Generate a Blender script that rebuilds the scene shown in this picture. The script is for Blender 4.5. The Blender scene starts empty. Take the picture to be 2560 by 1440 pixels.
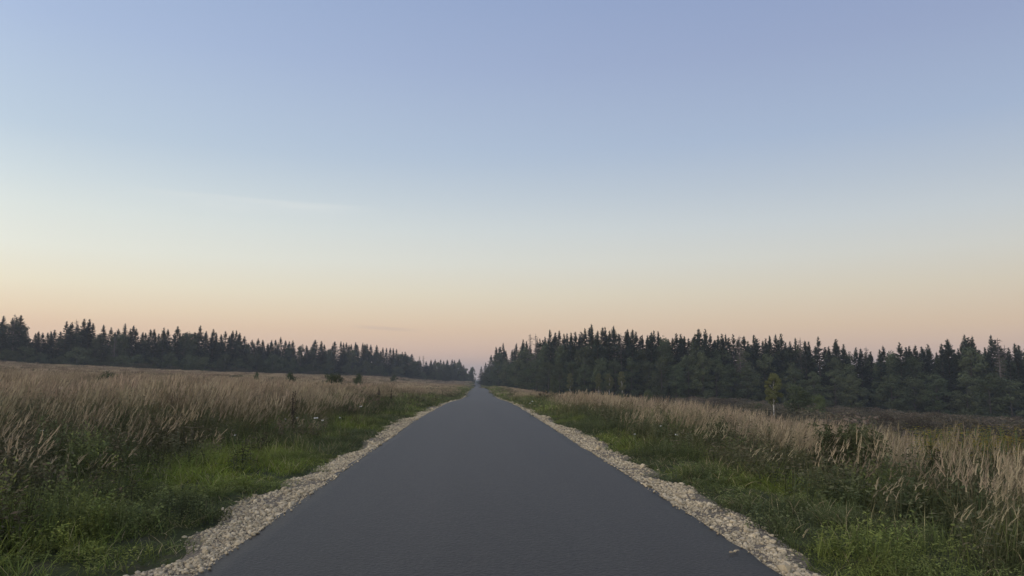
import bpy, math, random
import numpy as np
from mathutils import Vector, Matrix

R = math.radians
sc = bpy.context.scene
COL = sc.collection
rng = np.random.default_rng(7)
random.seed(7)

# ------------------------------------------------------------------ camera
F_PX, W_PX, H_PX = 1850.0, 2560.0, 1440.0
CAM_H = 1.33
YAW, PITCH = math.atan(93 / 1850), math.atan(225 / 1852)
cam_d = bpy.data.cameras.new('camera')
cam_d.sensor_width = 36.0
cam_d.lens = 36.0 * F_PX / W_PX
cam_d.clip_start = 0.05
cam_d.clip_end = 6000
cam = bpy.data.objects.new('camera', cam_d)
COL.objects.link(cam)
cam.location = (0, 0, CAM_H)
cam.rotation_euler = (math.pi / 2 + PITCH, 0, -YAW)
sc.camera = cam

# ------------------------------------------------------------------ world, sun, exposure
SUN_AZ, SUN_EL = R(-118), R(7)            # afterglow: left, slightly behind the camera
world = bpy.data.worlds.new('World')
sc.world = world
world.use_nodes = True
wn, wl = world.node_tree.nodes, world.node_tree.links
wn.clear()


def srgb(r, g, b):
    f = lambda c: (c / 255 / 12.92) if c <= 10.3 else ((c / 255 + 0.055) / 1.055) ** 2.4
    return (f(r), f(g), f(b), 1.0)


def wmath(op, a, b=None, c=None, clamp=False):
    n = wn.new('ShaderNodeMath'); n.operation = op; n.use_clamp = clamp
    for i, v in enumerate((a, b, c)):
        if v is None: continue
        if isinstance(v, (int, float)): n.inputs[i].default_value = v
        else: wl.new(v, n.inputs[i])
    return n.outputs[0]


def wmap(v, a, b, c, d, smooth=True):
    n = wn.new('ShaderNodeMapRange'); n.interpolation_type = 'SMOOTHSTEP' if smooth else 'LINEAR'
    wl.new(v, n.inputs[0])
    for i, x in enumerate((a, b, c, d)): n.inputs[i + 1].default_value = x
    return n.outputs[0]


tc = wn.new('ShaderNodeTexCoord')
sep = wn.new('ShaderNodeSeparateXYZ'); wl.new(tc.outputs['Generated'], sep.inputs[0])
el = wmath('MULTIPLY', wmath('ARCSINE', sep.outputs[2]), 180 / math.pi)
az = wmath('MULTIPLY', wmath('ARCTAN2', sep.outputs[0], sep.outputs[1]), 180 / math.pi)
t_el = wmath('DIVIDE', el, 90.0, clamp=True)
sdot = wmath('COSINE', wmath('SUBTRACT', wmath('MULTIPLY', az, math.pi / 180), SUN_AZ))


def ramp(stops):
    n = wn.new('ShaderNodeValToRGB'); wl.new(t_el, n.inputs[0])
    n.color_ramp.interpolation = 'B_SPLINE' if False else 'EASE' if False else 'LINEAR'
    e = n.color_ramp.elements
    while len(e) > 1: e.remove(e[-1])
    for i, (deg, c) in enumerate(stops):
        k = e[0] if i == 0 else e.new(deg / 90)
        k.position = deg / 90; k.color = srgb(*c)
    return n.outputs[0]


sky_sun = ramp([(0, (222, 190, 173)), (2, (233, 198, 174)), (3.66, (238, 207, 177)), (4.6, (241, 218, 187)), (6.4, (241, 231, 206)),
                (8.7, (235, 235, 222)), (11.3, (224, 230, 225)), (13.5, (210, 221, 225)), (16.5, (191, 207, 222)), (23.4, (171, 189, 219)), (29, (158, 178, 212)),
                (45, (138, 154, 190)), (90, (118, 131, 160))])
sky_anti = ramp([(0, (200, 176, 170)), (2, (213, 186, 169)), (3.7, (216, 192, 167)), (6.3, (212, 201, 182)), (8.8, (206, 205, 198)),
                 (11.35, (195, 201, 205)), (14, (180, 190, 203)), (17.6, (162, 177, 202)), (23.6, (148, 161, 193)), (29, (138, 153, 190)),
                 (45, (126, 139, 172)), (90, (112, 123, 152))])
mx = wn.new('ShaderNodeMix'); mx.data_type = 'RGBA'
wl.new(wmap(sdot, -0.93, 0.08, 0, 1, False), mx.inputs[0])
wl.new(sky_anti, mx.inputs[6]); wl.new(sky_sun, mx.inputs[7])
# faint cirrus streak and a thin lilac bank low over the road
nz = wn.new('ShaderNodeTexNoise'); nz.inputs['Scale'].default_value = 9; nz.inputs['Detail'].default_value = 5
mp = wn.new('ShaderNodeMapping'); mp.inputs['Scale'].default_value = (1, 1, 9)
wl.new(tc.outputs['Generated'], mp.inputs[0]); wl.new(mp.outputs[0], nz.inputs[0])
d1 = wmath('SUBTRACT', el, wmath('ADD', wmath('MULTIPLY', az, -0.01), 12.75))
s1 = wmath('MULTIPLY', wmap(d1, -1.3, -0.05, 0, 1), wmap(d1, 0.0, 0.28, 1, 0))
s1 = wmath('MULTIPLY', s1, wmath('MULTIPLY', wmap(az, -27, -17, 0, 1), wmap(az, -15, -6, 1, 0)))
s1 = wmath('MULTIPLY', wmath('MULTIPLY', s1, wmap(nz.outputs[0], 0.25, 0.75, 0.35, 1)), 0.6)
d2 = wmath('ABSOLUTE', wmath('SUBTRACT', el, wmath('ADD', wmath('MULTIPLY', az, -0.05), 3.4)))
s2 = wmath('MULTIPLY', wmap(d2, 0.03, 0.22, 1, 0), wmath('MULTIPLY', wmap(az, -10, -7.5, 0, 1), wmap(az, -6.5, -3.5, 1, 0)))
s2 = wmath('MULTIPLY', s2, 0.22)
m1 = wn.new('ShaderNodeMix'); m1.data_type = 'RGBA'; wl.new(s1, m1.inputs[0])
wl.new(mx.outputs[2], m1.inputs[6]); m1.inputs[7].default_value = srgb(226, 229, 226)
m2 = wn.new('ShaderNodeMix'); m2.data_type = 'RGBA'; wl.new(s2, m2.inputs[0])
wl.new(m1.outputs[2], m2.inputs[6]); m2.inputs[7].default_value = srgb(178, 160, 165)
# the western sky, beyond the left edge of the picture, still glows
gain = wmath('ADD', 1.0, wmath('MULTIPLY', wmap(sdot, 0.0, 1.0, 0, 1), wmap(el, 5, 60, 1.0, 0.1)))
vs = wn.new('ShaderNodeVectorMath'); vs.operation = 'SCALE'
wl.new(m2.outputs[2], vs.inputs[0]); wl.new(gain, vs.inputs[3])
nis = wn.new('ShaderNodeTexSky'); nis.sky_type = 'NISHITA'; nis.sun_disc = False
nis.sun_elevation = R(1.0); nis.sun_rotation = SUN_AZ; nis.ozone_density = 2.0
b1 = wn.new('ShaderNodeBackground'); wl.new(vs.outputs[0], b1.inputs[0]); b1.inputs[1].default_value = 0.985
b2 = wn.new('ShaderNodeBackground'); wl.new(nis.outputs[0], b2.inputs[0]); b2.inputs[1].default_value = 0.05
ad = wn.new('ShaderNodeAddShader'); wl.new(b1.outputs[0], ad.inputs[0]); wl.new(b2.outputs[0], ad.inputs[1])
wo = wn.new('ShaderNodeOutputWorld'); wl.new(ad.outputs[0], wo.inputs[0])

sun_d = bpy.data.lights.new('sun', 'SUN')
sun_d.energy = 1.5
sun_d.angle = R(80)
sun_d.color = (1.0, 0.80, 0.60)
sun = bpy.data.objects.new('sun', sun_d)
COL.objects.link(sun)
sdir = Vector((math.sin(SUN_AZ) * math.cos(R(30)), math.cos(SUN_AZ) * math.cos(R(30)), math.sin(R(30))))
sun.rotation_euler = sdir.to_track_quat('Z', 'Y').to_euler()
sun.location = (-30, -20, 40)

vsn = sc.view_settings
vsn.view_transform = 'Standard'
vsn.look = 'None'
vsn.exposure = 0.0
vsn.gamma = 1.0
sc.cycles.use_denoising = True
sc.cycles.max_bounces = 6
sc.cycles.diffuse_bounces = 3
sc.cycles.transmission_bounces = 3
sc.cycles.transparent_max_bounces = 4
sc.cycles.volume_bounces = 0
sc.render.film_transparent = False

# ------------------------------------------------------------------ geometry of the place
def interp(x, pts):
    a = np.array(pts, float)
    return np.interp(x, a[:, 0], a[:, 1])


def smooth(x, a, b):
    t = np.clip((np.asarray(x, float) - a) / (b - a), 0, 1)
    return t * t * (3 - 2 * t)


_py = np.linspace(-80, 3000, 6161)
_P = interp(_py, [(-80, 0), (24, 0), (45, -.18), (62, -.52), (80, -.92), (97, -1.14), (113, -1.17), (130, -1.10), (160, -1.08),
                  (190, -1.24), (225, -1.75), (280, -2.75), (330, -3.35), (372, -3.2), (420, -2.2), (454, -1.8),
                  (500, -2.3), (620, -4.5), (3000, -6)])
_k = np.exp(-0.5 * (np.arange(-24, 25) / 9.0) ** 2); _k /= _k.sum()
_P = np.convolve(np.pad(_P, 24, mode='edge'), _k, 'valid')
_C = interp(_py, [(-80, .13), (24, .12), (62, .43), (97, .8), (130, .95), (190, 1.2), (372, 1.55), (454, 1.7), (700, 2.2), (3000, 10)])
_C = np.convolve(np.pad(_C, 24, mode='edge'), _k, 'valid')
road_z = lambda Y: np.interp(Y, _py, _P)
road_x = lambda Y: np.interp(Y, _py, _C)

_lat = np.random.default_rng(3).random((256, 256))


def vnoise(x, y, s, off=0.0):
    x = np.asarray(x, float) / s + 57.3 + off; y = np.asarray(y, float) / s + 31.7 + off * 1.7
    xi, yi = np.floor(x).astype(int), np.floor(y).astype(int)
    fx, fy = x - xi, y - yi
    fx, fy = fx * fx * (3 - 2 * fx), fy * fy * (3 - 2 * fy)
    g = lambda i, j: _lat[i % 256, j % 256]
    return (g(xi, yi) * (1 - fx) + g(xi + 1, yi) * fx) * (1 - fy) + (g(xi, yi + 1) * (1 - fx) + g(xi + 1, yi + 1) * fx) * fy


def ground(X, Y):
    X = np.asarray(X, float); Y = np.asarray(Y, float)
    d = X - road_x(Y)
    p = road_z(Y)
    # left: gently rising field
    u = np.clip(-d - 4, 0, 215)
    zl = p * (1 - smooth(u, 4, 42)) + .0166 * u + .000168 * u * u
    # right: falls to a low ridge line, then down to the wet ground before the wood
    v = np.clip(d - 3.2, 0, 128)
    far = np.clip(v - 10.4, 0, None)
    zr = p * (1 - smooth(v, 6, 60)) - 0.165 * np.minimum(v, 10.4) - 0.072 * far - 0.25 * smooth(far, 0, 6)
    z = np.where(d < 0, zl, zr)
    bump = (vnoise(X, Y, 9) - .5) * .35 + (vnoise(X, Y, 2.6, 5) - .5) * .14
    z = z + bump * smooth(np.abs(d), 3.2, 9)
    z = z - 0.075 * (1 - smooth(np.abs(d), 2.3, 3.2))          # bed under road and shoulders
    return z


SY, CY, SP, CP = math.sin(YAW), math.cos(YAW), math.sin(PITCH), math.cos(PITCH)


def x_at(px, Y, z):
    k = (px - 1280) / F_PX
    return (Y * SY + k * (Y * CY * CP + (z - CAM_H) * SP)) / (CY - k * SY * CP)


def z_at(py, X, Y):
    m = -(py - 720) / F_PX
    h = X * SY + Y * CY                      # horizontal distance along view
    # v.F = h*CP + zz*SP ; v.U = -h*SP + zz*CP
    return CAM_H + (m * h * CP + h * SP) / (CP - m * SP)


def px_of(X, Y, z):
    X = np.asarray(X, float)
    h = X * SY + Y * CY
    f = h * CP + (z - CAM_H) * SP
    return 1280 + F_PX * (X * CY - Y * SY) / f, 720 - F_PX * (-h * SP + (z - CAM_H) * CP) / f


def spot(px, Y, lift=0.0):
    """ground point that the photo shows in column px at distance Y"""
    z = 0.0
    for _ in range(4):
        X = x_at(px, Y, z); z = float(ground(X, Y)) + lift
    return X, z


LINE_L = [(-400, 190), (0, 228), (500, 250), (800, 312), (1000, 380), (1100, 440), (1160, 490), (1197, 540)]
LINE_R = [(1198, 430), (1222, 380), (1240, 330), (1280, 285), (1340, 236), (1480, 196), (2000, 190), (2560, 165), (3000, 150)]


def wood_y(px):
    px = np.asarray(px, float)
    return np.where(px < 1197, interp(px, LINE_L), interp(px, LINE_R))


# ------------------------------------------------------------------ helpers
def mesh_obj(name, verts, faces, mat, parent=None, attrs=None, smooth_shade=False):
    me = bpy.data.meshes.new(name)
    me.from_pydata([tuple(v) for v in verts], [], [tuple(f) for f in faces])
    if smooth_shade: me.shade_smooth()
    for k, a in (attrs or {}).items():
        at = me.attributes.new(k, 'FLOAT', 'POINT'); at.data.foreach_set('value', np.asarray(a, np.float32))
    me.materials.append(mat)
    o = bpy.data.objects.new(name, me)
    if parent is not False:
        COL.objects.link(o)
        if parent is not None: o.parent = parent
    return o


def tag(o, label, cat=None, group=None, kind=None):
    o['label'] = label
    if cat: o['category'] = cat
    if group: o['group'] = group
    if kind: o['kind'] = kind
    return o


def empty(name, loc, rz=0.0, scale=(1, 1, 1)):
    o = bpy.data.objects.new(name, None); COL.objects.link(o)
    o.empty_display_size = .2
    o.location = loc; o.rotation_euler = (0, 0, rz); o.scale = scale
    return o


class MB:
    def __init__(s): s.v, s.f, s.h = [], [], []

    def add(s, vs, fs, hs):
        n = len(s.v); s.v += [tuple(v) for v in vs]; s.f += [tuple(i + n for i in f) for f in fs]; s.h += list(hs)

    def blade(s, base, az_, lean, L, w, curl=.5, h0=0.0, h1=1.0, segs=3, wside=None):
        """flat tapering ribbon that bends over"""
        dx, dy = math.cos(az_), math.sin(az_)
        a = random.random() * 6.283 if wside is None else wside
        sx, sy = math.cos(a) * w / 2, math.sin(a) * w / 2
        x, y, z = base; ang = lean
        vs, hs = [], []
        for i in range(segs):
            t = i / segs; k = 1 - t * .6
            vs += [(x - sx * k, y - sy * k, z), (x + sx * k, y + sy * k, z)]; hs += [h0 + (h1 - h0) * t] * 2
            st = L / segs
            x += dx * math.sin(ang) * st; y += dy * math.sin(ang) * st; z += math.cos(ang) * st
            ang += curl / segs
        vs.append((x, y, z)); hs.append(h1)
        fs = [(2 * i, 2 * i + 1, 2 * i + 3, 2 * i + 2) for i in range(segs - 1)] + [(2 * segs - 2, 2 * segs - 1, 2 * segs)]
        s.add(vs, fs, hs)
        return (x, y, z), ang

    def leaf(s, c, n, size, h, aspect=.6, spin=None):
        """rhombic leaf, folded a little along its middle"""
        n = Vector(n).normalized()
        a = Vector((random.gauss(0, 1), random.gauss(0, 1), random.gauss(0, .6))) if spin is None else Vector(spin)
        t = (a - n * a.dot(n)); t = t.normalized() if t.length > 1e-4 else n.orthogonal().normalized()
        b = n.cross(t)
        c = Vector(c)
        s.add([c - t * size * .5, c + b * size * aspect * .5 + n * size * .08, c + t * size * .5, c - b * size * aspect * .5 + n * size * .08],
              [(0, 1, 2, 3)], [h] * 4)

    def tri(s, a, b, c, h): s.add([a, b, c], [(0, 1, 2)], [h] * 3)

    def tube(s, pts, rads, sides=6, h=0.5):
        n0 = len(s.v); P = [Vector(p) for p in pts]
        for i, p in enumerate(P):
            d = (P[min(i + 1, len(P) - 1)] - P[max(i - 1, 0)]).normalized()
            u = d.orthogonal().normalized() if i == 0 else (u - d * u.dot(d)).normalized()
            w = d.cross(u)
            for k in range(sides):
                a = 2 * math.pi * k / sides
                s.v.append(tuple(p + (u * math.cos(a) + w * math.sin(a)) * rads[i])); s.h.append(h)
        for i in range(len(P) - 1):
            for k in range(sides):
                a, b = n0 + i * sides + k, n0 + i * sides + (k + 1) % sides
                s.f.append((a, b, b + sides, a + sides))
        s.f.append(tuple(n0 + (len(P) - 1) * sides + k for k in range(sides)))

    def obj(s, name, mat, parent=None): return mesh_obj(name, s.v, s.f, mat, parent, {'h': s.h})

    def mesh(s, name, mat):
        o = mesh_obj(name, s.v, s.f, mat, False, {'h': s.h}); return o.data


# ------------------------------------------------------------------ materials
def new_mat(name):
    m = bpy.data.materials.new(name); m.use_nodes = True
    nt = m.node_tree; nt.nodes.clear()
    out = nt.nodes.new('ShaderNodeOutputMaterial')
    return m, nt, out


def nnode(nt, t, **kw):
    n = nt.nodes.new(t)
    for k, v in kw.items(): setattr(n, k, v)
    return n


def cramp(nt, fac, stops):
    n = nt.nodes.new('ShaderNodeValToRGB'); nt.links.new(fac, n.inputs[0])
    e = n.color_ramp.elements
    while len(e) > 1: e.remove(e[-1])
    for i, (p, c) in enumerate(stops):
        k = e[0] if i == 0 else e.new(p)
        k.position = p; k.color = (*c, 1)
    return n.outputs[0]


def mixc(nt, fac, a, b, mode='MIX'):
    n = nt.nodes.new('ShaderNodeMix'); n.data_type = 'RGBA'; n.blend_type = mode
    for v, i in ((fac, 0), (a, 6), (b, 7)):
        if isinstance(v, (int, float)): n.inputs[i].default_value = v
        elif isinstance(v, tuple): n.inputs[i].default_value = (*v, 1) if len(v) == 3 else v
        else: nt.links.new(v, n.inputs[i])
    return n.outputs[2]


def foliage(name, stops, stops2=None, transl=.25, inst=True, vary=.35):
    """colour along the plant by attribute h; second ramp by the 'tint' of the clump; random per plant"""
    m, nt, out = new_mat(name)
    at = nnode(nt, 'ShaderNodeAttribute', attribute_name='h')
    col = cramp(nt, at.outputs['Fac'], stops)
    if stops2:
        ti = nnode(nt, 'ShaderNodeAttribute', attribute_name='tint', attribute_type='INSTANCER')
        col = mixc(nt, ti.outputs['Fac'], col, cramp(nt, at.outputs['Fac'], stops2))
    oi = nnode(nt, 'ShaderNodeObjectInfo')
    hsv = nnode(nt, 'ShaderNodeHueSaturation')
    mr = nnode(nt, 'ShaderNodeMapRange'); nt.links.new(oi.outputs['Random'], mr.inputs[0])
    mr.inputs[3].default_value = 1 - vary; mr.inputs[4].default_value = 1 + vary
    nt.links.new(mr.outputs[0], hsv.inputs['Value'])
    m2 = nnode(nt, 'ShaderNodeMath', operation='MULTIPLY'); nt.links.new(oi.outputs['Random'], m2.inputs[0]); m2.inputs[1].default_value = 7.31
    m3 = nnode(nt, 'ShaderNodeMath', operation='FRACT'); nt.links.new(m2.outputs[0], m3.inputs[0])
    mr2 = nnode(nt, 'ShaderNodeMapRange'); nt.links.new(m3.outputs[0], mr2.inputs[0])
    mr2.inputs[3].default_value = .485; mr2.inputs[4].default_value = .515
    nt.links.new(mr2.outputs[0], hsv.inputs['Hue'])
    nt.links.new(col, hsv.inputs['Color'])
    df = nnode(nt, 'ShaderNodeBsdfDiffuse'); tr = nnode(nt, 'ShaderNodeBsdfTranslucent')
    nt.links.new(hsv.outputs[0], df.inputs[0]); nt.links.new(hsv.outputs[0], tr.inputs[0])
    mi = nnode(nt, 'ShaderNodeMixShader'); mi.inputs[0].default_value = transl
    nt.links.new(df.outputs[0], mi.inputs[1]); nt.links.new(tr.outputs[0], mi.inputs[2])
    nt.links.new(mi.outputs[0], out.inputs[0])
    return m


def noisy(name, c1, c2, scale=3.0, rough=.9, stretch=(1, 1, 1), bump=0.0, detail=6):
    m, nt, out = new_mat(name)
    tcn = nnode(nt, 'ShaderNodeTexCoord'); mpn = nnode(nt, 'ShaderNodeMapping'); mpn.inputs['Scale'].default_value = stretch
    nt.links.new(tcn.outputs['Object'], mpn.inputs[0])
    nzn = nnode(nt, 'ShaderNodeTexNoise'); nzn.inputs['Scale'].default_value = scale; nzn.inputs['Detail'].default_value = detail
    nt.links.new(mpn.outputs[0], nzn.inputs[0])
    col = cramp(nt, nzn.outputs[0], [(.3, c1), (.7, c2)])
    b = nnode(nt, 'ShaderNodeBsdfPrincipled'); nt.links.new(col, b.inputs['Base Color']); b.inputs['Roughness'].default_value = rough
    if bump:
        bp = nnode(nt, 'ShaderNodeBump'); bp.inputs['Strength'].default_value = bump; bp.inputs['Distance'].default_value = .02
        nt.links.new(nzn.outputs[0], bp.inputs['Height']); nt.links.new(bp.outputs[0], b.inputs['Normal'])
    nt.links.new(b.outputs[0], out.inputs[0])
    return m


# asphalt
def asphalt():
    m, nt, out = new_mat('asphalt')
    g = nnode(nt, 'ShaderNodeNewGeometry')
    def nse(scale, detail, stretch=(1, 1, 1)):
        mpn = nnode(nt, 'ShaderNodeMapping'); mpn.inputs['Scale'].default_value = stretch
        nt.links.new(g.outputs['Position'], mpn.inputs[0])
        n = nnode(nt, 'ShaderNodeTexNoise'); n.inputs['Scale'].default_value = scale; n.inputs['Detail'].default_value = detail
        nt.links.new(mpn.outputs[0], n.inputs[0]); return n.outputs[0]
    big = nse(.5, 4, (1, .3, 1)); streak = nse(1.5, 6, (1, .035, 1)); grain = nse(160, 2); speck = nse(34, 4); mid = nse(7, 5, (1, .6, 1))
    c = cramp(nt, big, [(.32, (0.0279, 0.0255, 0.0211)), (.68, (0.0521, 0.0478, 0.0400))])
    c = mixc(nt, .65, c, cramp(nt, streak, [(.36, (0.0205, 0.0187, 0.0155)), (.64, (0.0614, 0.0564, 0.0473))]))
    c = mixc(nt, .30, c, cramp(nt, mid, [(.34, (0.0205, 0.0187, 0.0155)), (.66, (0.0595, 0.0546, 0.0456))]))
    c = mixc(nt, .45, c, cramp(nt, speck, [(.36, (0.0112, 0.0100, 0.0086)), (.5, (0.0372, 0.0341, 0.0284)), (.64, (0.0856, 0.0783, 0.0662))]))
    c = mixc(nt, .42, c, cramp(nt, grain, [(.38, (0.0093, 0.0082, 0.0069)), (.62, (0.0837, 0.0755, 0.0619))]))
    # an oily blotch on the right half of the lane
    vd = nnode(nt, 'ShaderNodeVectorMath', operation='SUBTRACT'); nt.links.new(g.outputs['Position'], vd.inputs[0]); vd.inputs[1].default_value = (1.22, 13.4, 0)
    vm = nnode(nt, 'ShaderNodeVectorMath', operation='MULTIPLY'); nt.links.new(vd.outputs[0], vm.inputs[0]); vm.inputs[1].default_value = (9, 3.2, 0)
    ln = nnode(nt, 'ShaderNodeVectorMath', operation='LENGTH'); nt.links.new(vm.outputs[0], ln.inputs[0])
    ad_ = nnode(nt, 'ShaderNodeMath', operation='ADD'); nt.links.new(ln.outputs['Value'], ad_.inputs[0]); nt.links.new(nse(14, 3), ad_.inputs[1])
    mr = nnode(nt, 'ShaderNodeMapRange'); nt.links.new(ad_.outputs[0], mr.inputs[0])
    mr.inputs[1].default_value = .7; mr.inputs[2].default_value = 1.5; mr.inputs[3].default_value = .6; mr.inputs[4].default_value = 0
    c = mixc(nt, mr.outputs[0], c, (.03, .03, .033))
    b = nnode(nt, 'ShaderNodeBsdfPrincipled'); nt.links.new(c, b.inputs['Base Color'])
    b.inputs['Roughness'].default_value = .5; b.inputs['Specular IOR Level'].default_value = .16
    bp = nnode(nt, 'ShaderNodeBump'); bp.inputs['Strength'].default_value = .8; bp.inputs['Distance'].default_value = .012
    nt.links.new(speck, bp.inputs['Height']); nt.links.new(bp.outputs[0], b.inputs['Normal'])
    nt.links.new(b.outputs[0], out.inputs[0])
    return m


def ground_mat():
    m, nt, out = new_mat('ground_soil')
    g = nnode(nt, 'ShaderNodeNewGeometry')
    z = nnode(nt, 'ShaderNodeAttribute', attribute_name='zone')
    def nse(scale, detail):
        n = nnode(nt, 'ShaderNodeTexNoise'); n.inputs['Scale'].default_value = scale; n.inputs['Detail'].default_value = detail
        nt.links.new(g.outputs['Position'], n.inputs[0]); return n.outputs[0]
    a = cramp(nt, nse(2.2, 7), [(.3, (.030, .034, .016)), (.55, (.050, .060, .024)), (.75, (.075, .068, .042))])   # verge soil and moss
    b_ = cramp(nt, nse(.35, 8), [(.3, (.15, .115, .075)), (.5, (.20, .155, .108)), (.7, (.26, .20, .15))])          # dry field litter
    c_ = cramp(nt, nse(.5, 7), [(.3, (.045, .042, .030)), (.7, (.10, .085, .062))])                                 # wet scrub, wood floor
    f1 = nnode(nt, 'ShaderNodeMapRange'); nt.links.new(z.outputs['Fac'], f1.inputs[0])
    f2 = nnode(nt, 'ShaderNodeMapRange'); nt.links.new(z.outputs['Fac'], f2.inputs[0]); f2.inputs[1].default_value = 1; f2.inputs[2].default_value = 2
    c = mixc(nt, f2.outputs[0], mixc(nt, f1.outputs[0], a, b_), c_)
    b = nnode(nt, 'ShaderNodeBsdfPrincipled'); nt.links.new(c, b.inputs['Base Color']); b.inputs['Roughness'].default_value = .95
    b.inputs['Specular IOR Level'].default_value = .1
    nt.links.new(b.outputs[0], out.inputs[0])
    return m


def stone_mat():
    m, nt, out = new_mat('limestone')
    oi = nnode(nt, 'ShaderNodeObjectInfo'); g = nnode(nt, 'ShaderNodeTexCoord')
    n = nnode(nt, 'ShaderNodeTexNoise'); n.inputs['Scale'].default_value = 2.5; n.inputs['Detail'].default_value = 5
    nt.links.new(g.outputs['Object'], n.inputs[0])
    c = cramp(nt, oi.outputs['Random'], [(0, (.22, .18, .12)), (.15, (.32, .265, .165)), (.6, (.49, .405, .255)), (.92, (.68, .575, .38)), (1, (.32, .28, .22))])
    c = mixc(nt, .35, c, cramp(nt, n.outputs[0], [(.3, (.25, .205, .14)), (.7, (.66, .57, .42))]))
    b = nnode(nt, 'ShaderNodeBsdfPrincipled'); nt.links.new(c, b.inputs['Base Color']); b.inputs['Roughness'].default_value = .95
    b.inputs['Specular IOR Level'].default_value = .15
    nt.links.new(b.outputs[0], out.inputs[0])
    return m


M_ASPH, M_GROUND, M_STONE = asphalt(), ground_mat(), stone_mat()
M_BED = noisy('gravel_dust', (.030, .025, .018), (.30, .245, .16), 30, .95, bump=1.0, detail=8)
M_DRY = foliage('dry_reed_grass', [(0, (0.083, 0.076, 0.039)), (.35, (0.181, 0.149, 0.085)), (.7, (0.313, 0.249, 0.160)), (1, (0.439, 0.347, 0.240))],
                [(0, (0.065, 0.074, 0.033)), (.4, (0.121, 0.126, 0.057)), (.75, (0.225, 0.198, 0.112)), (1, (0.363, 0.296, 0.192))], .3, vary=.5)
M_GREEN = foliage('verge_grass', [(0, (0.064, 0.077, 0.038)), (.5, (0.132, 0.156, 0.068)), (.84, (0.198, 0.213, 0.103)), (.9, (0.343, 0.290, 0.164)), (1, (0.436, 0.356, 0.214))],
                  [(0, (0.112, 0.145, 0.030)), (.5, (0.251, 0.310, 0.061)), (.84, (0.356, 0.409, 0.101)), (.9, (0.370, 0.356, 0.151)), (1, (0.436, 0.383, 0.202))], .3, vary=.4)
M_HERB = foliage('verge_herbs', [(0, (0.062, 0.077, 0.043)), (1, (0.148, 0.169, 0.081))],
                 [(0, (0.161, 0.205, 0.045)), (1, (0.316, 0.363, 0.088))], .3, vary=.45)
M_WEED = foliage('brown_weeds', [(0, (0.069, 0.077, 0.040)), (.6, (0.131, 0.119, 0.075)), (1, (0.200, 0.156, 0.106))],
                 [(0, (0.062, 0.081, 0.037)), (.6, (0.094, 0.119, 0.056)), (1, (0.163, 0.156, 0.088))], .2)
M_SCRUB = foliage('scrub', [(0, (0.046, 0.041, 0.032)), (.6, (0.101, 0.085, 0.064)), (1, (0.196, 0.156, 0.121))],
                  [(0, (0.044, 0.046, 0.031)), (.6, (0.086, 0.087, 0.055)), (1, (0.149, 0.132, 0.086))], .15)
M_SPRUCE = foliage('spruce_needles', [(0, (.023, .036, .024)), (1, (.050, .072, .045))], None, .1, vary=.25)
M_LEAF = foliage('broad_leaves', [(0, (0.045, 0.063, 0.032)), (1, (0.100, 0.122, 0.065))], None, .25, vary=.25)
M_BIRCH = foliage('birch_leaves', [(0, (0.076, 0.094, 0.037)), (1, (0.161, 0.171, 0.076))], None, .3, vary=.15)
M_BUSH = foliage('bush_leaves', [(0, (0.090, 0.119, 0.055)), (1, (0.190, 0.229, 0.096))], None, .25, vary=.2)
M_BARK = noisy('spruce_bark', (.035, .028, .022), (.085, .068, .055), 4, .95, (1, 1, .3))
M_GREYB = noisy('grey_bark', (.035, .032, .028), (.08, .073, .063), 4, .95, (1, 1, .3))
M_WHITEB = noisy('birch_bark', (.22, .20, .17), (.70, .67, .61), 2.4, .8, (.6, .6, 2.5))
M_DEAD = noisy('dead_twigs', (.07, .06, .052), (.15, .13, .115), 4, .95)
M_DOCK = noisy('dock_seeds', (.018, .013, .010), (.046, .032, .024), 30, .9)
M_PETAL = noisy('white_petals', (.55, .55, .49), (.68, .68, .62), 20, .7)
M_STEM = noisy('green_stem', (.05, .08, .025), (.10, .13, .05), 10, .8)
M_MUG = foliage('mugwort_leaves', [(0, (.058, .072, .038)), (1, (.115, .125, .066))], None, .2, vary=.1)
M_GOLD = foliage('goldenrod_heads', [(0, (.07, .08, .03)), (.6, (.26, .22, .05)), (1, (.44, .34, .07))], None, .25, vary=.1)

# ------------------------------------------------------------------ ground sheet
ds = np.array(sorted(set([-2600, -1800, -1200, -800, -500, -350, -260, -220] + list(np.arange(-200, -60, 8.0)) + list(np.arange(-60, -20, 3.0)) +
                         list(np.arange(-20, -4, 1.0)) + [-4, -3.6, -3.2, -2.9, -2.6, -2.3, -1, 1, 2.3, 2.6, 2.9, 3.2, 3.6, 4] + list(np.arange(5, 20, .9)) +
                         list(np.arange(20, 60, 3.0)) + list(np.arange(60, 150, 8.0)) + [170, 220, 300, 450, 700, 1100, 1700, 2600])))
ys = np.concatenate([np.arange(-60, 0, 6.0), np.arange(0, 60, 1.2), np.arange(60, 140, 3.0), np.arange(140, 480, 7.0), np.arange(480, 800, 24), [900, 1100, 1400, 1900, 2800]])
DD, YY = np.meshgrid(ds, ys)
XX = road_x(YY) + DD
ZZ = ground(XX, YY)
verts = np.stack([XX, YY, ZZ], -1).reshape(-1, 3)
nx = len(ds)
faces = [(j * nx + i, j * nx + i + 1, (j + 1) * nx + i + 1, (j + 1) * nx + i) for j in range(len(ys) - 1) for i in range(nx - 1)]
VERGE_L, VERGE_R = 4.9, 3.95


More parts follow.
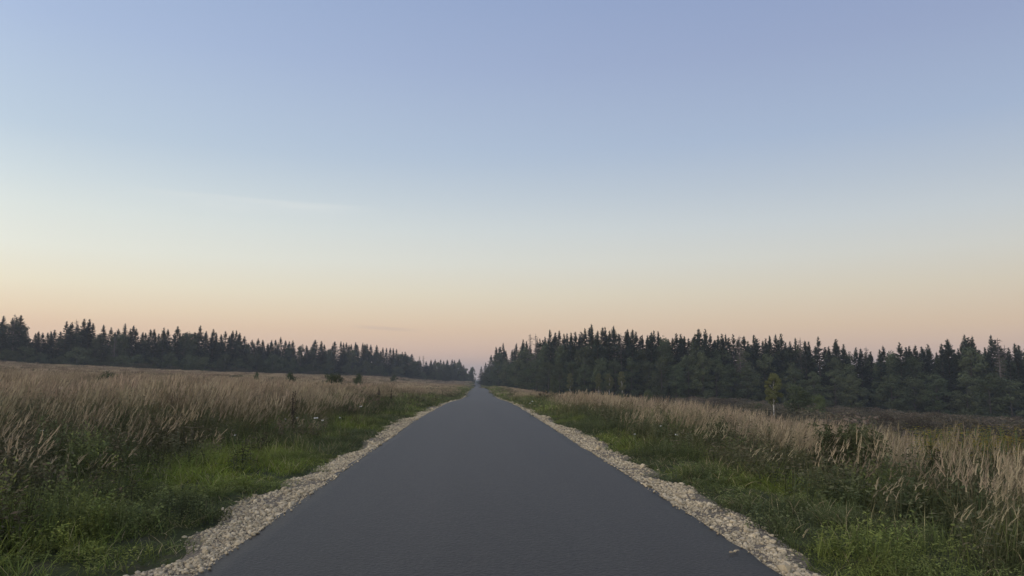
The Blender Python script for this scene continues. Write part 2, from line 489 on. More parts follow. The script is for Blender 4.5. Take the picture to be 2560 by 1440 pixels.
def zone(X, Y):
    d = X - road_x(Y)
    z = np.where(d < 0, smooth(-d, 3.6, 6.2), smooth(d, 3.3, 5.6))
    px, _ = px_of(X, np.maximum(Y, 1.0), 0.0)
    wood = smooth(Y, wood_y(px) - 6, wood_y(px) + 6)
    wet = smooth(d, 19, 34) * (1 - smooth(Y / np.maximum(d, 1), 3.0, 4.6)) * .85
    return z + np.maximum(wood, wet) * z


g = mesh_obj('ground', verts, faces, M_GROUND, None, {'zone': zone(XX, YY).ravel()}, True)
tag(g, 'uneven soil of the fields and verges on both sides of the road', 'ground', kind='structure')

# ------------------------------------------------------------------ road and shoulders
RW = 2.0
ry = np.concatenate([np.arange(-40, 0, 1.0), np.arange(0, 40, .12), np.arange(40, 120, .6), np.arange(120, 640, 3.0)])


def edge_j(Y, off):
    return ((vnoise(Y, 0 * Y, .45, off) - .5) * .07 + (vnoise(Y, 0 * Y, .17, off + 8) - .5) * .035 + (vnoise(Y, 0 * Y, 3.1, off + 3) - .5) * .14)


cols = [-1, -.9, -.5, 0, .5, .9, 1]
rv, rf = [], []
el_, er_ = edge_j(ry, 1.0), edge_j(ry, 11.0)
for j, Y in enumerate(ry):
    x0, x1 = road_x(Y) - RW + el_[j], road_x(Y) + RW + er_[j]
    zc = road_z(Y)
    rv.append((x0 - .02, Y, zc - .11))
    for c in cols:
        t = (c + 1) / 2
        rv.append((x0 + (x1 - x0) * t, Y, zc + .012 * (1 - c * c)))
    rv.append((x1 + .02, Y, zc - .11))
nr = len(cols) + 2
rf = [(j * nr + i, j * nr + i + 1, (j + 1) * nr + i + 1, (j + 1) * nr + i) for j in range(len(ry) - 1) for i in range(nr - 1)]
road = mesh_obj('road', rv, rf, M_ASPH, None, None, True)
tag(road, 'narrow new asphalt road running straight to the far wood', 'road', kind='structure')


def gravel_w(Y, side):
    """width of the stony strip beyond the asphalt edge"""
    b = .52 + .55 * (vnoise(Y, 0 * Y, 2.3, 20 + side) - .5) + .40 * (vnoise(Y, 0 * Y, .7, 40 + side) - .5)
    return np.clip(b + (.12 if side < 0 else 0), .22, .9)


shoulders = {}
for side, nm in ((-1, 'left'), (1, 'right')):
    sv, sf = [], []
    yy2 = ry[(ry > -41)]
    for Y in yy2:
        w = float(gravel_w(Y, side)) + .12
        for k, (t, dz) in enumerate(((-.15, -.055), (.25, -.035), (.7, -.035), (1.0, -.075), (1.25, -.16))):
            d = side * (RW - .03 + w * t)
            sv.append((road_x(Y) + d, Y, road_z(Y) + dz))
    sf = [(j * 5 + i, j * 5 + i + 1, (j + 1) * 5 + i + 1, (j + 1) * 5 + i) for j in range(len(yy2) - 1) for i in range(4)]
    if side > 0: sf = sf
    o = mesh_obj('gravel_shoulder', sv, sf, M_BED, None, None, True)
    tag(o, 'pale crushed stone strip along the %s edge of the road' % nm, 'gravel', kind='structure')
    shoulders[side] = o

# ------------------------------------------------------------------ instancing of uncountable stuff
def source_collection(name, meshes):
    c = bpy.data.collections.new(name)
    for i, me in enumerate(meshes):
        c.objects.link(bpy.data.objects.new('%s_%03d' % (name, i), me))
    return c


def scatter(name, pts, rot, scl, idx, tint, coll, label=None, cat=None, parent=None):
    n = len(pts)
    me = bpy.data.meshes.new(name)
    me.vertices.add(n)
    me.vertices.foreach_set('co', np.asarray(pts, np.float32).ravel())
    def attr(nm, typ, fld, a):
        at = me.attributes.new(nm, typ, 'POINT'); at.data.foreach_set(fld, np.ascontiguousarray(a).ravel())
    attr('rot', 'FLOAT_VECTOR', 'vector', np.asarray(rot, np.float32))
    attr('scl', 'FLOAT_VECTOR', 'vector', np.asarray(scl, np.float32))
    attr('idx', 'INT', 'value', np.asarray(idx, np.int32))
    attr('tint', 'FLOAT', 'value', np.asarray(tint, np.float32))
    ng = bpy.data.node_groups.new('scatter_' + name, 'GeometryNodeTree')
    ng.interface.new_socket('Geometry', in_out='INPUT', socket_type='NodeSocketGeometry')
    ng.interface.new_socket('Geometry', in_out='OUTPUT', socket_type='NodeSocketGeometry')
    N, L = ng.nodes, ng.links
    gi, go = N.new('NodeGroupInput'), N.new('NodeGroupOutput')
    ci = N.new('GeometryNodeCollectionInfo'); ci.inputs[0].default_value = coll
    ci.inputs['Separate Children'].default_value = True; ci.inputs['Reset Children'].default_value = True
    ip = N.new('GeometryNodeInstanceOnPoints'); ip.inputs['Pick Instance'].default_value = True
    def na(nm, t):
        a = N.new('GeometryNodeInputNamedAttribute'); a.data_type = t; a.inputs[0].default_value = nm; return a.outputs[0]
    L.new(gi.outputs[0], ip.inputs['Points']); L.new(ci.outputs[0], ip.inputs['Instance'])
    L.new(na('idx', 'INT'), ip.inputs['Instance Index'])
    er = N.new('FunctionNodeEulerToRotation'); L.new(na('rot', 'FLOAT_VECTOR'), er.inputs[0])
    L.new(er.outputs[0], ip.inputs['Rotation']); L.new(na('scl', 'FLOAT_VECTOR'), ip.inputs['Scale'])
    L.new(ip.outputs[0], go.inputs[0])
    o = bpy.data.objects.new(name, me); COL.objects.link(o)
    md = o.modifiers.new('scatter', 'NODES'); md.node_group = ng
    o['kind'] = 'stuff'
    if label: tag(o, label, cat)
    if parent: o.parent = parent
    return o


def in_view(X, Y, z=0.3, m=140):
    px, py = px_of(X, Y, z)
    m = m + 2600 / np.maximum(Y, 2)          # room for a step to the side
    return (px > -m) & (px < 2560 + m)


# ---- stones
def stone_mesh(seed):
    r = random.Random(seed)
    t = (1 + 5 ** .5) / 2
    V = [Vector(v).normalized() for v in [(-1, t, 0), (1, t, 0), (-1, -t, 0), (1, -t, 0), (0, -1, t), (0, 1, t), (0, -1, -t), (0, 1, -t), (t, 0, -1), (t, 0, 1), (-t, 0, -1), (-t, 0, 1)]]
    Fc = [(0, 11, 5), (0, 5, 1), (0, 1, 7), (0, 7, 10), (0, 10, 11), (1, 5, 9), (5, 11, 4), (11, 10, 2), (10, 7, 6), (7, 1, 8), (3, 9, 4), (3, 4, 2), (3, 2, 6), (3, 6, 8), (3, 8, 9), (4, 9, 5), (2, 4, 11), (6, 2, 10), (8, 6, 7), (9, 8, 1)]
    ax = (r.uniform(.8, 1.25), r.uniform(.7, 1.0), r.uniform(.5, .8))
    V = [Vector((v.x * ax[0], v.y * ax[1], v.z * ax[2])) * r.uniform(.72, 1.15) * .5 for v in V]
    return mesh_obj('stone', V, Fc, M_STONE, False).data


stones = [stone_mesh(100 + i) for i in range(10)]
stone_col = source_collection('stone_source', stones)
for side in (-1, 1):
    P, S = [], []
    for (ya, yb, dens, smul) in ((3.5, 14, 2300, 1.0), (14, 35, 1000, 1.3), (35, 90, 60, 2.6), (90, 210, 14, 5.0), (430, 460, 6, 7)):
        n = int((yb - ya) * .95 * dens)
        Y = rng.uniform(ya, yb, n); t = rng.random(n) ** 1.1 * 1.42 - .06
        w = gravel_w(Y, side)
        d = RW - .01 + t * w
        X = road_x(Y) + side * d
        # gaps of bare dark earth running across the strip
        gv = .6 * vnoise(Y * 1.0 + .7 * d, d * .8, .62, 70 + side) + .4 * vnoise(Y, d, .23, 77 + side)
        gap = ((gv > .42 + .12 * np.clip(t - .5, 0, 1)) | (t < .12) | (rng.random(n) < .20)) & ((t > .0) | (rng.random(n) < .05))
        keep = gap & (rng.random(n) < np.where(t < .7, 1, np.exp(-(t - .7) * 4.5)))
        s = (rng.lognormal(-4.12, .55, n)) * smul ** .85
        P.append(np.stack([X, Y, np.interp(Y, _py, _P) - .035 + .04 * (t < .01) - .10 * np.clip(t - .75, 0, 1) + s * .16], -1)[keep]); S.append(s[keep])
    P, S = np.concatenate(P), np.concatenate(S)
    # the largest-looking stones are objects of their own
    ang = S / np.hypot(P[:, 0], P[:, 1]); pxs, pys = px_of(P[:, 0], P[:, 1], P[:, 2])
    ang = np.where((pys < 1445) & (pxs > -10) & (pxs < 2570), ang, 0)
    order = np.argsort(-ang)
    single, rest = order[:148], order[148:]
    for i in single:
        o = bpy.data.objects.new('stone', stones[i % 10]); COL.objects.link(o); o.parent = shoulders[side]
        o.location = P[i]; o.rotation_euler = (random.uniform(-.5, .5), random.uniform(-.5, .5), random.uniform(0, 6.28)); o.scale = (S[i],) * 3
    n = len(rest)
    rot = np.stack([rng.uniform(-.6, .6, n), rng.uniform(-.6, .6, n), rng.uniform(0, 6.28, n)], -1)
    scatter('gravel', P[rest], rot, np.repeat(S[rest][:, None], 3, 1), rng.integers(0, 10, n), rng.random(n), stone_col, parent=shoulders[side])

# three loose stones on the asphalt and some specks
for px, py, s, lab in ((1829, 1373, .036, 'largest loose pale pebble on the asphalt near the right road edge'),
                       (1838, 1370, .032, 'middle one of three loose pebbles on asphalt near right road edge'),
                       (1844, 1368, .026, 'outermost small loose pebble on the asphalt nearest the right gravel')):
    Y = CAM_H * F_PX / (py - 945) * .995
    o = bpy.data.objects.new('loose_stone', stones[int(px) % 10]); COL.objects.link(o)
    o.location = (x_at(px, Y, .0), Y, .012 + s * .2); o.scale = (s * 1.2, s, s * .8)
    tag(o, lab, 'stone', 'pebbles lying on the asphalt')

# ------------------------------------------------------------------ grasses
WIND = 0.25   # direction the heads nod (towards +x, a little away)


def reed_clump(seed, n, rad, wst, wpl, hmin=.85, hmax=1.3, nb=1.6):
    random.seed(seed); mb = MB()
    for i in range(n):
        a, r = random.random() * 6.283, rad * math.sqrt(random.random())
        b = (r * math.cos(a), r * math.sin(a), -.03)
        H = random.uniform(hmin, hmax)
        az_ = WIND + random.gauss(0, .5)
        tip, ang = mb.blade(b, az_, random.uniform(.02, .16), H * .8, wst, random.uniform(.1, .4), .05, .62, 3)
        # feathery head: spindle of narrow slips
        dx, dy = math.cos(az_), math.sin(az_)
        L = random.uniform(.17, .26)
        for k in range(6):
            t = k / 6
            c = Vector(tip) + Vector((dx * math.sin(ang), dy * math.sin(ang), math.cos(ang))) * (L * (t * .8 - .12))
            mb.blade(tuple(c), az_ + random.gauss(0, .5), ang + random.uniform(-.12, .25), L * random.uniform(.35, .55), wpl * (1 - .5 * t), .2, .85, 1.0, 2)
    for i in range(int(n * nb)):
        a, r = random.random() * 6.283, rad * math.sqrt(random.random())
        b = (r * math.cos(a), r * math.sin(a), -.03)
        mb.blade(b, random.random() * 6.283, random.uniform(.1, .5), random.uniform(.35, .8), wst * 1.7, random.uniform(.4, 1.3), .0, random.uniform(.3, .6), 3)
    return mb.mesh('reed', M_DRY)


def green_clump(seed, n, rad, w, lmin, lmax):
    random.seed(seed); mb = MB()
    for i in range(n):
        a, r = random.random() * 6.283, rad * math.sqrt(random.random())
        mb.blade((r * math.cos(a), r * math.sin(a), -.03), random.random() * 6.283, random.uniform(.05, .55), random.uniform(lmin, lmax), w * random.uniform(.7, 1.3),
                 random.uniform(.5, 1.7), *((0, random.uniform(.6, .82)) if random.random() > .14 else (.9, 1.0)), 3)
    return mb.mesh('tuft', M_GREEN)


def herb_clump(seed, n, rad, size, hh):
    random.seed(seed); mb = MB()
    for i in range(n):
        a, r = random.random() * 6.283, rad * math.sqrt(random.random())
        z = hh * (1 - (r / rad) ** 2 * .7) * random.random() ** .6
        mb.leaf((r * math.cos(a), r * math.sin(a), z), (random.gauss(0, .5), random.gauss(0, .5), 1), size * random.uniform(.6, 1.5), min(1, .25 + .75 * z / hh), random.uniform(.25, .5))
    for i in range(n // 12):
        a, r = random.random() * 6.283, rad * .7 * math.sqrt(random.random())
        mb.blade((r * math.cos(a), r * math.sin(a), -.02), random.random() * 6.28, random.uniform(0, .3), hh * random.uniform(.8, 1.3), size * .2, .3, 0, .6, 2)
    return mb.mesh('herb', M_HERB)


def weed_clump(seed, n, rad, hh, size, mat=None):
    random.seed(seed); mb = MB()
    for i in range(n):
        a, r = random.random() * 6.283, rad * math.sqrt(random.random())
        H = hh * random.uniform(.6, 1.1)
        az_ = random.random() * 6.28
        b = (r * math.cos(a), r * math.sin(a), -.03)
        tip, ang = mb.blade(b, az_, random.uniform(0, .15), H, size * .28, .15, 0, .5, 2)
        for k in range(16):
            t = random.uniform(.25, 1)
            c = Vector(b).lerp(Vector(tip), t)
            rr = size * 1.6 * (1.1 - t)
            mb.leaf(c + Vector((random.gauss(0, rr), random.gauss(0, rr), 0)), (random.gauss(0, .7), random.gauss(0, .7), .8), size * random.uniform(.6, 1.3), t * random.uniform(.7, 1), .45)
    return mb.mesh('weed', mat or M_WEED)


def scrub_clump(seed, n, rad, hh, size):
    random.seed(seed); mb = MB()
    for i in range(n):
        a, r = random.random() * 6.283, rad * math.sqrt(random.random())
        top = hh * (1 - .55 * (r / rad) ** 2)
        z = top * random.random() ** .45
        mb.leaf((r * math.cos(a), r * math.sin(a), z), (random.gauss(0, 1), random.gauss(0, 1), .7), size * random.uniform(.5, 1.6), min(1, z / hh * random.uniform(.7, 1.1)), random.uniform(.3, .6))
    return mb.mesh('scrub', M_SCRUB)


def sample(ya, yb, dens, dlo, dhi, side):
    """even random points for lateral distance dlo..dhi on one side of the road, in view, outside the wood"""
    wmax = min(dhi, 1.02 * yb + 4)
    n = int((yb - ya) * (wmax - dlo) * dens)
    Y = rng.uniform(ya, yb, n); d = rng.uniform(dlo, wmax, n)
    X = road_x(Y) + side * d
    z = ground(X, Y)
    px, py = px_of(X, np.maximum(Y, .5), z + .3)
    k = in_view(X, np.maximum(Y, .5), z + .3) & (Y < wood_y(px) + 4)
    return X[k], Y[k], z[k], d[k]


def rots(n, tilt=.12, wind=False):
    rz = rng.normal(0, .5, n) if wind else rng.uniform(0, 6.283, n)
    return np.stack([rng.normal(0, tilt, n), rng.normal(0, tilt, n), rz], -1)


# -- tall dry grass of the fields
reed0 = [reed_clump(200 + i, 15, .24, .006, .011 if i % 2 else .018) for i in range(6)]
reed1 = [reed_clump(220 + i, 44, .62, .012, .026) for i in range(5)]
reed2 = [reed_clump(240 + i, 110, 1.9, .036, .08) for i in range(4)]
col_reed = source_collection('reed_source', reed0 + reed1 + reed2)


def greenish(X, Y):
    """patches where the field is weedier and greener"""
    return np.clip((vnoise(X, Y, 5.5, 9) - .47) * 2.6 + (vnoise(X, Y, 17, 15) - .52) * 1.6 + (vnoise(X, Y, 1.9, 19) - .5) * .9, 0, 1)


PP, RR, SS, II, TT = [], [], [], [], []
for side in (-1, 1):
    for lod, (ya, yb, dens) in enumerate(((3, 30, 9.0), (30, 85, 2.3), (85, 300, .30), (300, 600, .09))):
        X, Y, z, d = sample(ya, yb, dens, 2.9, 210, side)
        v0 = VERGE_L if side < 0 else VERGE_R
        edge = v0 + (vnoise(X, Y, 3.5, 30) - .5) * 2.6
        gr = greenish(X, Y)
        pk = smooth(d, edge - 1.2, edge + 1.6) * (1 - .72 * gr) * (.35 + .65 * smooth(vnoise(X, Y, 1.2, 33), .28, .58))
        if side > 0:   # the wet ground below the ridge has other cover
            pk = pk * (1 - smooth(d, 17, 27) * (1 - smooth(Y / d, 3.2, 4.8)))
        k = rng.random(len(X)) < pk
        X, Y, z, d, gr, edge = X[k], Y[k], z[k], d[k], gr[k], edge[k]
        n = len(X)
        hs = (.62 + .42 * vnoise(X, Y, 7, 44) + .30 * vnoise(X, Y, 1.4, 49)) * (0.5 + .5 * smooth(d, edge - 1.5, edge + 1.6)) * (1.0 if side < 0 else .84)
        hs = hs * rng.uniform(.85, 1.15, n) * (.78 if lod >= 2 else .92 if lod == 1 else 1)
        PP.append(np.stack([X, Y, z], -1)); RR.append(rots(n, .07, True))
        wx = np.full(n, 1.9 if lod == 3 else 1.0)
        SS.append(np.stack([wx, wx, hs], -1))
        ii = rng.integers(*((0, 6), (6, 11), (11, 15), (11, 15))[lod], n)
        if lod == 0 and side > 0: ii = 1 + 2 * (ii // 2)
        II.append(ii); TT.append(np.clip(gr * .8 + (.2 if side > 0 and lod == 0 else .05 if side > 0 else 0) + (1 - smooth(d, edge, edge + 4)) * .5 + rng.normal(0, .12, n), 0, 1))
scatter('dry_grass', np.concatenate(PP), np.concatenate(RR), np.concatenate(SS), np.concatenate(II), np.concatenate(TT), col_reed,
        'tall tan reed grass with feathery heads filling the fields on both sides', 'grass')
n_reed = sum(len(p) for p in PP)

# -- green verge
tuft0 = [green_clump(300 + i, 24, .13, .0075, .10, .27 + .05 * (i % 3)) for i in range(5)]
tuft1 = [green_clump(320 + i, 44, .36, .016, .2, .5) for i in range(4)]
tuft2 = [green_clump(340 + i, 70, 1.0, .05, .25, .55) for i in range(3)]
col_tuft = source_collection('tuft_source', tuft0 + tuft1 + tuft2)
LIME = [(-3.3, 10.5, 1.3, 1.1), (-3.9, 12.5, 1.2, .9), (3.9, 9.0, .9, .8), (-3.2, 5.8, .9, .8), (-4.4, 7.2, 1.0, .5), (-3.2, 20.0, .8, .9), (4.2, 12.8, .7, .5), (4.8, 5.6, .8, .3)]


def lime(X, Y):
    t = np.clip((vnoise(X, Y, 1.6, 61) - .56) * 2.0 + (vnoise(X, Y, .5, 66) - .5) * .6, 0, .7)
    for (a, b, r, s) in LIME:
        t = np.maximum(t, s * np.exp(-((X - a) ** 2 + ((Y - b) * .8) ** 2) / (r * r)))
    return np.clip(t, 0, 1)


PP, RR, SS, II, TT = [], [], [], [], []
for side in (-1, 1):
    for lod, (ya, yb, dens) in enumerate(((2.6, 30, 40), (30, 95, 9), (95, 470, 1.5))):
        X, Y, z, d = sample(ya, yb, dens, 2.3, 11, side)
        v0 = VERGE_L if side < 0 else VERGE_R
        gin = RW + gravel_w(Y, side) * (.62 + .55 * vnoise(X, Y, .35, 95)) * (1.0 if lod == 0 else .85)
        pk = smooth(d, gin - .18, gin + .12) * (1 - .88 * smooth(d, v0 - .2, v0 + 2.4))
        pk = pk * (.55 + .6 * vnoise(X, Y, .8, 81))
        if lod == 0: pk = np.maximum(pk, .30 * smooth(d, RW + .15, RW + .40) * smooth(vnoise(X, Y, .5, 83), .45, .7))
        k = rng.random(len(X)) < pk
        X, Y, z, d, gin = X[k], Y[k], z[k], d[k], gin[k]
        n = len(X); li = lime(X, Y)
        s = (.42 + .88 * smooth(d, gin - .1, gin + 1.7)) * (.40 + 1.25 * vnoise(X, Y, .9, 91) ** 1.3) * rng.uniform(.8, 1.2, n)
        PP.append(np.stack([X, Y, z], -1)); RR.append(rots(n, .15))
        SS.append(np.stack([np.full(n, 1.0), np.full(n, 1.0), s], -1))
        II.append(rng.integers(*((0, 5), (5, 9), (9, 12))[lod], n)); TT.append(np.clip(li + rng.normal(0, .1, n), 0, 1))
scatter('verge_grass', np.concatenate(PP), np.concatenate(RR), np.concatenate(SS), np.concatenate(II), np.concatenate(TT), col_tuft,
        'green grass growing on the verges beside the gravel strips', 'grass')

# -- leafy herbs among the verge grass
herb = [herb_clump(400 + i, 190, .24, .021, .30) for i in range(5)] + [herb_clump(420 + i, 90, .7, .11, .38) for i in range(3)]
herb += [weed_clump(440 + i, 9, .2, .55, .034, M_HERB) for i in range(4)]
col_herb = source_collection('herb_source', herb)
PP, RR, SS, II, TT = [], [], [], [], []
for side in (-1, 1):
    for lod, (ya, yb, dens) in enumerate(((2.6, 32, 34), (32, 130, 3))):
        X, Y, z, d = sample(ya, yb, dens, 2.4, 10, side)
        gin = RW + gravel_w(Y, side) + .05
        v0 = VERGE_L if side < 0 else VERGE_R
        pk = smooth(d, gin - .2, gin + .2) * (1 - .92 * smooth(d, v0 - .2, v0 + 2.2)) * smooth(vnoise(X, Y, 1.1, 101), .2, .6)
        k = rng.random(len(X)) < pk
        X, Y, z, d, gin = X[k], Y[k], z[k], d[k], gin[k]; n = len(X)
        s = (.32 + .58 * smooth(d, gin, gin + 2.2)) * (1 - .3 * lime(X, Y)) * (.35 + 1.7 * vnoise(X, Y, .75, 105) ** 1.5) * rng.uniform(.7, 1.3, n)
        PP.append(np.stack([X, Y, z], -1)); RR.append(rots(n, .12)); SS.append(np.stack([np.ones(n), np.ones(n), s], -1))
        ii = rng.integers(*((0, 5), (5, 8))[lod], n)
        if lod == 0: ii = np.where(vnoise(X, Y, 1.0, 108) + .25 * rng.random(n) - .5 * lime(X, Y) > .66, rng.integers(8, 12, n), ii)
        II.append(ii); TT.append(np.clip(lime(X, Y) * .9 + rng.normal(0, .12, n), 0, 1))
scatter('verge_herbs', np.concatenate(PP), np.concatenate(RR), np.concatenate(SS), np.concatenate(II), np.concatenate(TT), col_herb,
        'low leafy weeds growing through the green verge grass', 'weeds')

# -- brown and grey-green weeds where verge and field meet, and in the greener patches of the field
weed = [weed_clump(500 + i, 7, .2, .85, .06) for i in range(5)] + [weed_clump(520 + i, 14, .8, .9, .17) for i in range(3)]
col_weed = source_collection('weed_source', weed)
PP, RR, SS, II, TT = [], [], [], [], []
for side in (-1, 1):
    for lod, (ya, yb, dens) in enumerate(((4, 34, 8.5), (34, 150, .9))):
        X, Y, z, d = sample(ya, yb, dens, 3.4, 120, side)
        v0 = VERGE_L if side < 0 else VERGE_R
        band = np.exp(-((d - v0 - .9) / 1.9) ** 2) * smooth(vnoise(X, Y, 2.2, 111), .22, .6)
        pk = np.maximum(band * .9, greenish(X, Y) * .8 + .16)
        if side > 0: pk = np.maximum(pk, .5 * smooth(d, 15, 24))
        k = rng.random(len(X)) < pk
        X, Y, z, d = X[k], Y[k], z[k], d[k]; n = len(X)
        s = rng.uniform(.55, 1.1, n) * (.6 + .4 * smooth(d, v0 - 1, v0 + 1.5))
        PP.append(np.stack([X, Y, z], -1)); RR.append(rots(n, .12)); SS.append(np.stack([np.ones(n), np.ones(n), s], -1))
        II.append(rng.integers(*((0, 5), (5, 8))[lod], n)); TT.append(np.clip(vnoise(X, Y, 3, 121) * 1.3 - .35 + rng.normal(0, .15, n), 0, 1))
scatter('brown_weeds', np.concatenate(PP), np.concatenate(RR), np.concatenate(SS), np.concatenate(II), np.concatenate(TT), col_weed,
        'dull brown and grey green weeds mixed into the edge of the tan grass', 'weeds')

# -- low brown scrub on the wet ground and along the feet of the woods
scr = [scrub_clump(600 + i, 620, 1.6, 1.3, .125) for i in range(5)]
col_scrub = source_collection('scrub_source', scr)
PP, RR, SS, II, TT = [], [], [], [], []
X, Y, z, d = sample(14, 215, .24, 15, 190, 1)
pk = smooth(d, 16, 26) * (1 - smooth(Y / d, 3.2, 5.0)) * (.35 + .65 * smooth(vnoise(X, Y, 6, 131), .25, .55))
k = rng.random(len(X)) < pk
Xr, Yr, zr_ = X[k], Y[k], z[k]
Xl, Yl, zl_, dl = sample(190, 520, .10, 10, 260, -1)
pxl, _ = px_of(Xl, Yl, zl_)
back = wood_y(pxl) - Yl
k = (rng.random(len(Xl)) < smooth(vnoise(Xl, Yl, 9, 141), .3, .6)) & (back < 16) & (pxl > 260)
X, Y, z = np.concatenate([Xr, Xl[k]]), np.concatenate([Yr, Yl[k]]), np.concatenate([zr_, zl_[k]])
n = len(X)
s = np.clip(rng.lognormal(-.38, .45, n), .35, 1.6) * (1 + .3 * (np.arange(n) >= len(Xr)))
scatter('brown_scrub', np.stack([X, Y, z], -1), rots(n, .06), np.stack([s * rng.uniform(1, 1.6, n), s * rng.uniform(1, 1.5, n), s], -1), rng.integers(0, 5, n),
        np.clip(vnoise(X, Y, 11, 151) * 1.5 - .25, 0, 1), col_scrub, 'low brown and grey scrub before the feet of the woods', 'scrub')

# ------------------------------------------------------------------ trees
def spruce_meshes(seed, H=16.0, Rm=2.6, dens=1.0, open_=0.0, low=.04):
    r = random.Random(seed); random.seed(seed)
    tr = MB(); cr = MB()
    lean = (r.uniform(-.2, .2), r.uniform(-.2, .2))
    axis = lambda z: Vector((lean[0] * (z / H) ** 2, lean[1] * (z / H) ** 2, z))
    tr.tube([axis(H * t) - Vector((0, 0, .3 if t == 0 else 0)) for t in (0, .15, .4, .7, .99)], [.20, .16, .12, .07, .01], 6)
    z = H * low
    while z < H * .985:
        t = z / H
        rad = Rm * (1 - t) ** .86 * 1.06 * (1 if t > .12 else .75 + 2 * t) + .10
        nb = int(r.uniform(6, 9) * dens) if t < .9 else 5
        ph = r.random() * 6.28
        for k in range(nb):
            if r.random() < open_ * (1 - t): continue
            a = ph + 6.283 * k / nb + r.gauss(0, .22)
            L = rad * r.uniform(.62, 1.18) * (1.25 if r.random() < .07 else 1)
            e0 = (.55 if t > .85 else .1 - .45 * (1 - t)) + r.gauss(0, .1)
            p = axis(z + r.uniform(-.2, .2)); dirh = Vector((math.cos(a), math.sin(a), 0)); side = Vector((-math.sin(a), math.cos(a), 0))
            nodes = [p.copy()]; ang = e0
            for i in range(4):
                p = p + (dirh * math.cos(ang) + Vector((0, 0, math.sin(ang)))) * (L / 4)
                ang += .16; nodes.append(p.copy())
            wd = .10 + .03 * L
            for i in range(4):
                A, B = nodes[i], nodes[i + 1]
                cr.add([A - side * wd, A + side * wd, B + side * wd * .6, B - side * wd * .6], [(0, 1, 2, 3)], [r.random()] * 4)
                tw = (.16 + .34 * L * (1 - (i + .3) / 4.6)) * r.uniform(.7, 1.3)
                for sgn in (-1, 1):
                    tip = A.lerp(B, .9) + side * sgn * tw * .75 + dirh * tw * .45 - Vector((0, 0, tw * r.uniform(.1, .5)))
                    cr.tri(A.lerp(B, .0), A.lerp(B, .75), tip, r.random())
                if i > 0 or t > .8:
                    hang = r.uniform(.18, .55) * (.4 + .6 * (1 - t))
                    cr.tri(A, B, A.lerp(B, .5) - Vector((0, 0, hang)) + side * r.gauss(0, .1), r.random() * .6)
            tip = nodes[-1]
            cr.tri(tip - side * .09, tip + side * .09, tip + dirh * .3 + Vector((0, 0, .05)), r.random())
        z += (.42 + .20 * r.random()) * (1 if t < .8 else .72) * (1 + open_ * .5)
    # leader
    for k in range(6):
        a = r.random() * 6.28; top = axis(H * .955)
        cr.tri(top + Vector((math.cos(a) * .10, math.sin(a) * .10, 0)), top - Vector((math.cos(a) * .10, math.sin(a) * .10, 0)), axis(H) + Vector((0, 0, .1)), r.random())
    return tr.mesh('trunk', M_BARK), cr.mesh('crown', M_SPRUCE)


def dead_meshes(seed, H=16.0):
    r = random.Random(seed); tr = MB(); br = MB()
    tr.tube([(0, 0, -.3), (.05, 0, H * .4), (.1, .05, H * .75), (.12, .03, H)], [.18, .14, .10, .03], 6)
    z = H * .25
    while z < H * .97:
        t = z / H
        for k in range(r.randint(3, 5)):
            a = r.random() * 6.28; L = (2.2 * (1 - t) ** .75 + .25) * r.uniform(.5, 1.1)
            b = Vector((.1 * t, .03 * t, z)); dirh = Vector((math.cos(a), math.sin(a), 0))
            m = b + dirh * L * .55 + Vector((0, 0, r.uniform(-.1, .25) * L)); e = m + dirh * L * .45 + Vector((0, 0, r.uniform(.05, .35) * L))
            br.tube([b, m, e], [.055, .04, .015], 3)
            for q in range(3):
                s = b.lerp(e, r.uniform(.4, .95)); br.tube([s, s + Vector((r.gauss(0, .3), r.gauss(0, .3), r.uniform(-.25, .25)))], [.03, .012], 3)
        z += r.uniform(.35, .6)
    return tr.mesh('trunk', M_DEAD), br.mesh('bare_branches', M_DEAD)


def broad_meshes(seed, H=10.0, Wd=3.0, low=.03, mat=None, bark=None, leaf=.34, n_lobe=22, per=130, egg=.85, trunk_h=.75, tr_r=.14, sparse=1.0):
    """leafy tree: limbs, and leaf faces spread over and through uneven lobes"""
    r = random.Random(seed); random.seed(seed)
    tr = MB(); cr = MB()
    bend = (r.uniform(-.25, .25), r.uniform(-.2, .2))
    ax = lambda t: Vector((bend[0] * math.sin(t * 2.6), bend[1] * math.sin(t * 2.0), H * t))
    tr.tube([ax(0) - Vector((0, 0, .25)), ax(.15), ax(.35), ax(.55), ax(trunk_h)], [tr_r, tr_r * .8, tr_r * .65, tr_r * .45, tr_r * .15], 7)
    for i in range(n_lobe):
        t = low + (1 - low) * (i + r.random()) / n_lobe * .96
        prof = Wd * (math.sin(math.pi * min(1, ((t - low) / (1 - low)) ** egg * .93 + .06)) ** .75)
        a = r.random() * 6.28; q = prof * r.uniform(.35, .92)
        c = ax(min(t, .92)) + Vector((math.cos(a) * q, math.sin(a) * q, 0)); c.z = H * t * .96
        lr = (Wd * .34 + .1) * r.uniform(.6, 1.15)
        if i % 2 == 0:
            s = ax(max(.1, t - .18)); tr.tube([s, s.lerp(c, .55) + Vector((0, 0, .1)), c], [tr_r * .4, tr_r * .25, tr_r * .08], 4)
        for k in range(int(per * sparse)):
            v = Vector((r.gauss(0, 1), r.gauss(0, 1), r.gauss(0, .8))); v.normalize()
            rr = lr * r.random() ** .4
            p = c + Vector((v.x * rr, v.y * rr, v.z * rr * .8))
            cr.leaf(p, v + Vector((r.gauss(0, .5), r.gauss(0, .5), .5)), leaf * r.uniform(.6, 1.35), min(1, max(0, r.random() * .7 + .3 * (p.z / H))), r.uniform(.45, .8))
    return tr.mesh('trunk', bark or M_GREYB), cr.mesh('crown', mat or M_LEAF)


